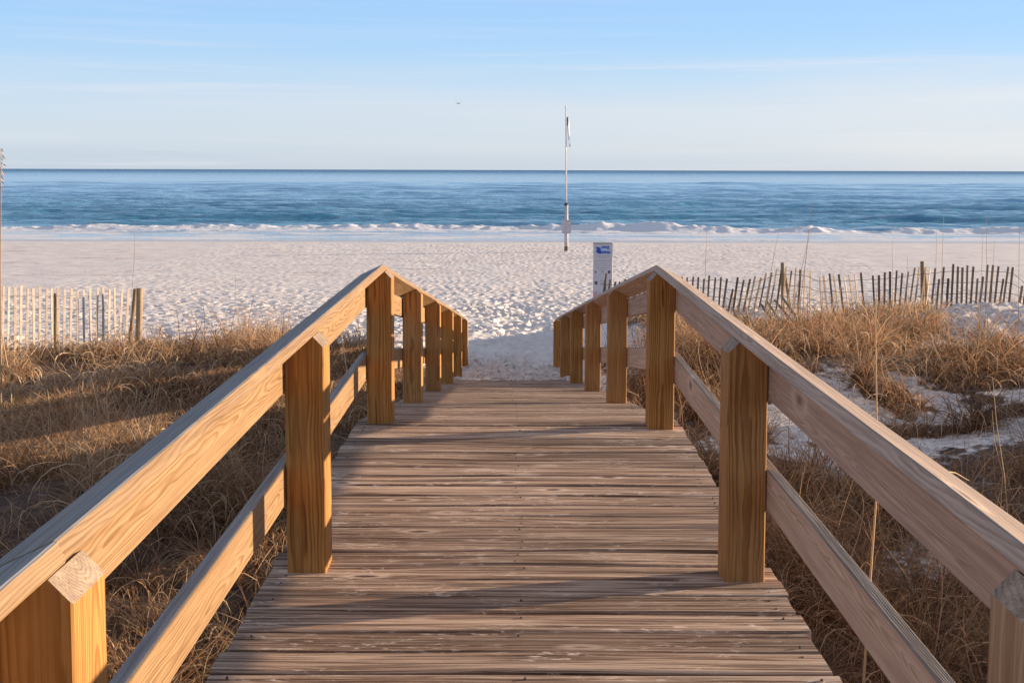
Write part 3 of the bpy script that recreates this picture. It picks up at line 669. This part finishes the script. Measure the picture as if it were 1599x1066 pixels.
# right fence
fr = empty('sand_fence'); tag(fr, 'dark wire-bound slat fence sagging along the dune on the right of the boardwalk', 'fence')
tab = [(938, 436, 500, 8), (1000, 440, 500, 6), (1085, 432, 478, 3), (1100, 432, 482, 3), (1120, 430, 486, 5), (1145, 435, 488, 9), (1165, 437, 488, 12), (1190, 428, 488, 13), (1210, 420, 490, 11), (1240, 420, 492, 5), (1262, 423, 494, 3), (1280, 432, 500, -5), (1300, 428, 503, -9), (1320, 430, 503, -10), (1350, 428, 503, -7), (1366, 427, 503, -2), (1400, 425, 498, 3), (1425, 420, 494, 11), (1455, 418, 490, 7), (1480, 415, 487, 4), (1500, 415, 488, 2), (1530, 415, 486, 5), (1560, 416, 484, 8), (1580, 419, 484, 8), (1600, 440, 482, 7), (1700, 430, 485, 5)]
TX = [a[0] for a in tab]
def ti_(x, j): return float(np.interp(x, TX, [a[j] for a in tab]))
def dist_r(px): return float(np.interp(px, [930, 1200, 1450, 1700], [21.5, 20.2, 19.6, 19.2]))
mb = MB(); px = 941; tops = []; k = 0
while px < 1640:
    if not (1269 < px < 1277 or 1353 < px < 1363 or 1581 < px < 1586 or 949 < px < 951):
        d = dist_r(px); top = ti_(px, 1) + rnd.uniform(-3, 3); bot = ti_(px, 2) + 14; ln = ti_(px, 3) + rnd.uniform(-1.5, 1.5)
        if 1583 < px < 1600: top = 446 + rnd.uniform(-3, 3)
        if rnd.random() < .06: top += 18
        p1 = at(px + ln * .5, top, d + rnd.uniform(-.02, .02)); p0 = at(px - ln * .7, bot, d)
        dark = rnd.uniform(.02, .32) if (px > 1455 or px < 1165 or 1340 < px < 1400) else rnd.uniform(.25, .8)
        slat(mb, p0, p1, rnd.uniform(.032, .042), dark, rnd.uniform(-.25, .25) if dark < .35 else rnd.uniform(.3, .9)); tops.append((px, ln))
    px += rnd.uniform(7.4, 9.2) if px < 1450 else rnd.uniform(6.8, 8.0)
for (xa, ya, xb, yb_) in ((1197, 470, 1222, 506), (1209, 468, 1236, 500), (1188, 474, 1210, 508), (1220, 462, 1246, 498)):
    slat(mb, at(xb, yb_, 18.9), at(xa, ya, 19.2), .038, rnd.uniform(.1, .4))
mb.build('slat_panel', M_SLAT, fr)
mb = MB()
for f_ in (.12, .36, .60, .84):
    pts = []; px = 935
    while px <= 1640:
        d = dist_r(px); t0 = ti_(px, 1); b0 = ti_(px, 2); sg = 1.2 * math.sin(px * .4 + f_ * 9) * .6
        pts.append(at(px + ti_(px, 3) * (.5 - f_), t0 + (b0 - t0) * f_ + sg, d - .012)); px += 7
    tube(mb, pts, [.0045] * len(pts), 4, .3)
mb.build('fence_wire', M_WIRE, fr)
fence_post(1223, 500, 1222, 410, 20.25, fr, .034); fence_post(1441, 500, 1440, 408, 19.7, fr, .036)
fence_post(941, 480, 947, 427, 21.3, fr, .022, .08, None, M_SLAT); fence_post(1236, 492, 1226, 430, 20.35, fr, .028); fence_post(1449, 490, 1444, 425, 19.8, fr, .028)
# left fence
fl_ = empty('sand_fence'); tag(fl_, 'pale straw coloured slat fence above the grass on the far left', 'fence')
mb = MB(); px = -60.0
while px < 203:
    top = np.interp(px, [-60, 0, 60, 110, 220], [446, 447, 448, 452, 448]) + rnd.uniform(-2.5, 2.5)
    d = np.interp(px, [-60, 220], [14.8, 16.6]); ln = rnd.uniform(-2, 2) + (6 if px > 180 else 0)
    slat(mb, at(px - ln * .6, 552, d), at(px + ln * .5, top, d), rnd.uniform(.028, .036), rnd.uniform(.85, 1.0), rnd.uniform(.6, .9))
    px += rnd.uniform(8.6, 10.6)
mb.build('slat_panel', M_SLAT, fl_)
mb = MB()
for f_ in (462, 482, 503, 523):
    tube(mb, [at(px, f_ + 1.0 * math.sin(px * .3 + f_), np.interp(px, [-60, 220], [14.785, 16.585])) for px in range(-60, 215, 6)], [.0018] * 46, 4, .5)
mb.build('fence_wire', M_WIRE, fl_)
fence_post(87, 545, 87, 458, 16.3, fl_, .03); fence_post(203, 540, 211, 451, 16.3, fl_, .028, .1); fence_post(216, 545, 218, 450, 16.2, fl_, .046, .7)

# ---------------------------------------------------------------- beach rules sign
M_PANEL = simple('sign_panel_white', (0.60, 0.57, 0.58), .45, 0, .03, 3)
M_BLUE = simple('sign_blue', (0.03, 0.10, 0.52), .5, 0, .1); M_LBLUE = simple('sign_light_blue', (0.35, 0.58, 0.85), .5)
M_TXT = simple('sign_text_grey', (0.34, 0.31, 0.35), .5); M_RED = simple('sign_red', (0.62, 0.27, 0.30), .5); M_GRN = simple('sign_green', (0.40, 0.52, 0.45), .5)
M_DK = simple('sign_dark', (0.10, 0.09, 0.10), .5); M_PIPE = simple('pale_grey_paint', (0.52, 0.50, 0.50), .5)
SD = 24.0
def S_(px, py): return at(px, py, SD)
sb = S_(941, 560); gz = float(ground(sb.x, SD))
sg = empty('beach_sign', (sb.x, SD, gz)); tag(sg, 'tall narrow white sign board with blue heading standing beyond the right railing', 'sign')
def srect(mb, px0, py0, px1, py1, dep=.003, base=0.0, mi=0):
    a, b_ = S_(px0, py1), S_(px1, py0); box(mb, a.x - sb.x, b_.x - sb.x, -base - dep, -base, a.z - gz, b_.z - gz, .5, mi)
mb = MB(); srect(mb, 925.5, 380.5, 956.5, 494, .03, 0); mb.build('panel', M_PANEL, sg)
mb = MB(); srect(mb, 926, 378.8, 956, 380.3, .045, -.004); mb.build('top_rail', simple('top_strip_grey', (0.33, 0.31, 0.28), .6), sg)
for nm, x_ in (('leg', 928), ('leg', 954)):
    mb = MB(); p = S_(x_, 492); tube(mb, [(p.x - sb.x, .03, -.5), (p.x - sb.x, .03, p.z - gz + 1.2)], [.03, .03], 10); mb.build(nm, M_PIPE, sg)
# heading: a blue emblem beside two lines of lettering (too small to read in the photo), drawn as broken strokes
mb = MB(); r5 = random.Random(3)
for (x0, y0, x1, y1) in ((930, 385.5, 935, 387), (931.5, 386.5, 938, 392.5), (930.5, 391.5, 934, 394), (933, 392, 938.5, 396)): srect(mb, x0, y0, x1, y1, .003, .03)
for row, (xa, xb, ya, yb_) in enumerate(((939.5, 951, 383.5, 387.6), (938, 953, 391.3, 396.4))):
    x = xa
    while x < xb - .6:
        wv = r5.uniform(1.6, 2.4); srect(mb, x, ya + r5.uniform(0, .8), min(xb, x + wv), yb_ - r5.uniform(0, .8), .003, .03); x += wv + .45
srect(mb, 947, 387.9, 952, 388.9, .003, .03)
mb.build('heading_lettering', M_BLUE, sg)
mb = MB(); srect(mb, 939.5, 388.2, 946.5, 390.9, .003, .03); mb.build('heading_wave', M_LBLUE, sg)
mb = MB()
for (y_, xa, xb) in ((399.5, 932, 952), (402, 935, 950), (407, 929, 953.5), (411, 928.5, 947), (414.5, 929, 953), (418, 931, 950), (421, 935, 944)):
    x = xa; mb = MB()
    while x < xb: wv = r5.uniform(1.2, 3.4); srect(mb, x, y_ - .35, min(xb, x + wv), y_ + .35, .002, .03); x += wv + .7
    mb.build('text_line', M_TXT, sg)
for y_ in (438, 441, 444):
    mb = MB(); srect(mb, 937, y_, 946, y_ + .6, .002, .03); mb.build('text_line', M_TXT, sg)
mb = MB()
for (x_, y_, r_) in ((929.8, 424.5, 1.3), (940.5, 424, .9), (951, 424.5, 2.0), (930.5, 441.5, 2.3)):
    mb = MB(); srect(mb, x_ - r_, y_ - r_ * 1.1, x_ + r_, y_ + r_ * 1.1, .002, .03); mb.build('pictogram', M_DK, sg)
mb = MB()
for k in range(8): srect(mb, 926.8, 455 + k * 2.6, 932.5, 456.8 + k * 2.6, .002, .03)
mb.build('red_lettering', M_RED, sg)
mb = MB()
for k in range(7): srect(mb, 933.2, 455 + k * 2.6, 938.5, 456.3 + k * 2.6, .002, .03)
mb.build('green_lettering', M_GRN, sg)

# ---------------------------------------------------------------- warning flag pole on the beach
FD = 49.5; fb = at(884.3, 390, FD); gz = float(ground(fb.x, FD))
fp = empty('flag_pole', (fb.x, FD, gz)); tag(fp, 'slim white flag pole on a thick grey post with a box, standing on open beach', 'flag pole')
def F_(px, py): v = at(px, py, FD); return Vector((v.x - fb.x, 0, v.z - gz))
mb = MB(); tube(mb, [F_(884.3, 400), F_(884.3, 320)], [.088, .082], 16); mb.build('base_post', M_PIPE, fp, smooth=True)
mb = MB(); tube(mb, [F_(884.3, 391), F_(884.3, 384.5)], [.092, .092], 16); mb.build('base_sleeve', simple('brown_sleeve', (0.16, 0.12, 0.10), .7), fp)
mb = MB(); tube(mb, [F_(884.3, 320.5), F_(884.3, 318.5), F_(884.3, 317)], [.10, .09, .05], 16); mb.build('post_cap', simple('dark_cap', (0.03, 0.03, 0.035), .5), fp)
mb = MB(); a = F_(877.5, 363); b_ = F_(891.5, 343.5); box(mb, a.x, b_.x, -.22, -.06, a.z, b_.z); a = F_(878.5, 364.5); b_ = F_(890.5, 363); box(mb, a.x, b_.x, -.2, -.08, a.z, b_.z + .004)
mb.build('equipment_box', simple('box_grey', (0.50, 0.46, 0.49), .5), fp)
mb = MB(); tube(mb, [F_(884.2, 318), F_(883.9, 240), F_(883.4, 168)], [.034, .028, .018], 10); tube(mb, [F_(883.4, 168), F_(883.4, 165)], [.03, .02], 8)
mb.build('pole', simple('pole_white', (0.66, 0.66, 0.68), .35), fp, smooth=True)
mb = MB(); tube(mb, [F_(885.3, 318), F_(885.3, 184)], [.006, .006], 5); mb.build('halyard', M_PIPE, fp)
mb = MB(); rows = 16; vs = []; fs = []
for k in range(rows + 1):
    f_ = k / rows; yv = 184 + 44 * f_; x0 = 885.0 + 3.2 * f_ ** 1.2; wv = 3.6 * (1 - .25 * f_)
    for j in range(5):
        p = F_(x0 + wv * j / 4, yv + (1.5 if j else 0)); vs.append((p.x, .05 * math.sin(j * 1.7 + f_ * 3), p.z))
for k in range(rows):
    for j in range(4): i = k * 5 + j; fs.append((i, i + 1, i + 6, i + 5))
mb.add(vs, fs); mb.build('flag', simple('flag_white', (0.78, 0.76, 0.80), .7), fp, smooth=True)
mb = MB()
for (xa, ya, xb, yb_) in ((884.9, 183, 887.2, 190), (885.2, 190, 886.8, 196)): a = F_(xa, yb_); b_ = F_(xb, ya); box(mb, a.x, b_.x, -.06, -.02, a.z, b_.z)
mb.build('flag_clip', simple('flag_clip_dark', (0.12, 0.12, 0.13), .6), fp)

# ---------------------------------------------------------------- birds
M_BIRD = simple('bird_feathers', (0.10, 0.11, 0.12), .8, 0, .2)
def bird(px, py, d, span, rot, label):
    c = at(px, py, d); mb = MB()
    Rz = Matrix.Rotation(rot, 3, 'Z')
    T = lambda p: Rz @ Vector(p) * span
    pr = [(-.30, .004), (-.22, .02), (-.12, .05), (0, .06), (.12, .045), (.20, .03), (.25, .035), (.29, .025), (.34, .004)]
    tube(mb, [T((x, 0, .02 * math.sin(x * 6))) for x, r in pr], [r * span for x, r in pr], 10)
    for s in (-1, 1):
        st = [(0, .10, 0), (.16, .09, .07), (.34, .05, .05), (.50, .01, -.03)]
        vs = []; fs = []
        for (yv, ch, zv) in st:
            xo = .02 - .18 * max(0, yv - .16)
            for (u, th) in ((ch * .6, 0), (0, .010), (-ch, 0), (0, -.006)): vs.append(T((xo + u, s * yv, zv + .03 + th)))
        for k in range(3):
            for i in range(4): fs.append((k * 4 + i, k * 4 + (i + 1) % 4, k * 4 + 4 + (i + 1) % 4, k * 4 + 4 + i))
        fs.append((12, 13, 14, 15)); mb.add(vs, fs)
    vs = [T(p) for p in ((-.26, -.02, 0), (-.26, .02, 0), (-.40, .05, 0), (-.40, -.05, 0), (-.26, -.02, .012), (-.26, .02, .012), (-.40, .05, .008), (-.40, -.05, .008))]
    mb.add(vs, [(0, 1, 2, 3), (7, 6, 5, 4), (0, 4, 5, 1), (1, 5, 6, 2), (2, 6, 7, 3), (3, 7, 4, 0)])
    o = mb.build('gull', M_BIRD, None, c, smooth=True); tag(o, label, 'bird'); return o
bird(716, 162, 150, 1.0, .9, 'small dark gull flying alone high in the sky left of the flag pole')

# ---------------------------------------------------------------- tall dry stalks
m, t, b = mat('dry_stalk'); tn = N(t, 'ShaderNodeAttribute', attribute_name='tone')
L(t, mixc(t, tn.outputs['Fac'], (0.26, 0.15, 0.075), (0.62, 0.42, 0.22)), b.inputs['Base Color']); b.inputs['Roughness'].default_value = .7
M_STALK = m
def stalk(pts_px, d, r0, r1, label, tone=.5, head=False, blades=0, dd=0.0, group=None):
    pts = [at(px, py, d + dd * k) for k, (px, py) in enumerate(pts_px)]
    fine = []
    for k in range(len(pts) - 1):
        for j in range(4): fine.append(pts[k].lerp(pts[k + 1], j / 4))
    fine.append(pts[-1]); n = len(fine)
    g0 = float(ground(fine[0].x, fine[0].y)) - .03
    base = fine[0].copy()
    if base.z > g0: fine = [Vector((base.x, base.y, g0))] + fine; n += 1
    root = empty('sea_oat_stalk', fine[0]); o0 = fine[0]; loc = [p - o0 for p in fine]
    mb = MB(); tube(mb, loc, [r0 + (r1 - r0) * k / (n - 1) for k in range(n)], 6, tone); mb.build('stem', M_STALK, root, smooth=True)
    rr = random.Random(int(pts_px[0][0] * 7 + d))
    if head:
        mb = MB(); tip = loc[-1]; dn = (loc[-2] - loc[-1]).normalized()
        for k in range(26):
            p = tip + dn * (.012 * k); a = rr.uniform(0, 6.28); o_ = Vector((math.cos(a), math.sin(a), -.5)) * (.012 + .018 * math.sin(k / 26 * 3.1))
            q = p + o_; tube(mb, [p, (p + q) / 2, q, q + o_ * .5], [.0006, .002, .0045, .0008], 5, tone + .2)
        mb.build('seed_head', M_STALK, root)
    for k in range(blades):
        mb = MB(); p = loc[min(n - 2, 2 + k * 3)]; a = rr.uniform(0, 6.28); q = [p]
        for j in range(1, 9):
            s = j / 8; q.append(p + Vector((math.cos(a) * .16 * s, math.sin(a) * .1 * s, .16 * s - .42 * s * s)))
        tube(mb, q, [.0022 * (1 - .09 * j) for j in range(9)], 4, tone + .1); mb.build('leaf', M_STALK, root)
    tag(root, label, 'stalk', group or 'tall dry stalks in the dune grass')
stalk([(1347, 1095), (1355, 960), (1362, 860), (1369, 770), (1369, 640), (1367, 500), (1370, 440)], 4.6, .0062, .0012, 'thick orange stalk crossing behind the right railing from the bottom edge', .9, False, 3)
stalk([(1000 + 575, 815), (1568, 740), (1556, 660), (1550, 590)], 6.2, .003, .0012, 'pale bent stalk in the shaded grass near the right edge', 1.0, False, 1)
stalk([(1562, 800), (1566, 740), (1553, 690), (1549, 640)], 6.6, .0028, .001, 'shorter pale stalk close beside the bent one at the right edge', .95, False, 1)
stalk([(1250, 470), (1259, 400), (1264, 350), (1267, 312)], 13.0, .0042, .0016, 'tallest thin stalk leaning right just past the first fence post', .15)
stalk([(1236, 500), (1247, 440), (1261, 380), (1271, 350)], 13.6, .0035, .0014, 'leaning stalk crossing the tallest one beside the first fence post', .3)
stalk([(1196, 470), (1204, 425), (1211, 385), (1216, 362)], 13.2, .0033, .0013, 'slanting thin stalk left of the first fence post', .4)
stalk([(1101, 450), (1102, 400), (1104, 362)], 12.6, .0028, .0012, 'faint upright stalk above the right railing near its crest', .4)
stalk([(1392, 500), (1394, 440), (1393, 375)], 13.0, .0028, .0012, 'thin stalk left of the second fence post', .3)
stalk([(1415, 500), (1417, 440), (1417, 400)], 13.4, .003, .0012, 'short thin stalk just left of the second fence post', .3)
stalk([(1460, 520), (1461, 430), (1463, 360)], 13.0, .0032, .0013, 'first thin stalk right of the second fence post', .35)
stalk([(1467, 520), (1471, 420), (1474, 318)], 12.6, .004, .0014, 'tall thin stalk rising over the surf right of the second fence post', .7)
stalk([(1530, 520), (1533, 420), (1535, 362)], 13.1, .0030, .0012, 'left stalk of the pair over the dense fence section', .35)
stalk([(1538, 520), (1541, 420), (1540, 335)], 12.9, .0036, .0013, 'right stalk of the pair over the dense fence section', .3)
stalk([(1547, 520), (1550, 430), (1553, 375)], 13.3, .0030, .0012, 'small stalk right of the pair over the dense fence section', .3)
stalk([(1590, 520), (1591, 430), (1592, 342)], 12.7, .0040, .0014, 'last thin stalk at the right edge of the photo', .2)
stalk([(207, 530), (205, 470), (210, 400), (211, 345)], 12.8, .0036, .0013, 'thin stalk in front of the end of the left fence', .3)
stalk([(371, 500), (367, 470), (368, 428)], 13.0, .003, .0012, 'short thin stalk in the grass left of the left railing', .4)
stalk([(150, 530), (190, 505), (217, 515)], 12.4, .004, .0015, 'low arching stem in front of the pale left fence', .25)
stalk([(1, 800), (1.5, 560), (0.5, 420), (1.5, 300), (1.5, 232)], 8.5, .006, .002, 'tall orange brown stalk at the very left edge of the photo', .45, True)
stalk([(150, 690), (164, 630), (188, 572)], 9.6, .004, .0016, 'pale stem slanting right in the left dune grass', .9)
stalk([(17, 600), (6, 540), (3, 520)], 9.0, .005, .003, 'short pale stub in the grass at the left edge', .9)
stalk([(128, 620), (130, 585)], 9.2, .004, .003, 'short upright stub in the shaded grass on the left', .9)
# loose straw lying on the right handrail
mb = MB(); o0 = at(1480, 736, 2.75)
tube(mb, [at(1462, 729, 2.7) - o0, at(1475, 735, 2.72) - o0, at(1492, 738, 2.78) - o0, at(1513, 750, 2.86) - o0], [.0018, .0017, .0014, .0008], 5, .9)
tag(mb.build('loose_straw', M_STALK, None, o0), 'loose pale straw stuck on the outer edge of the right handrail', 'straw')
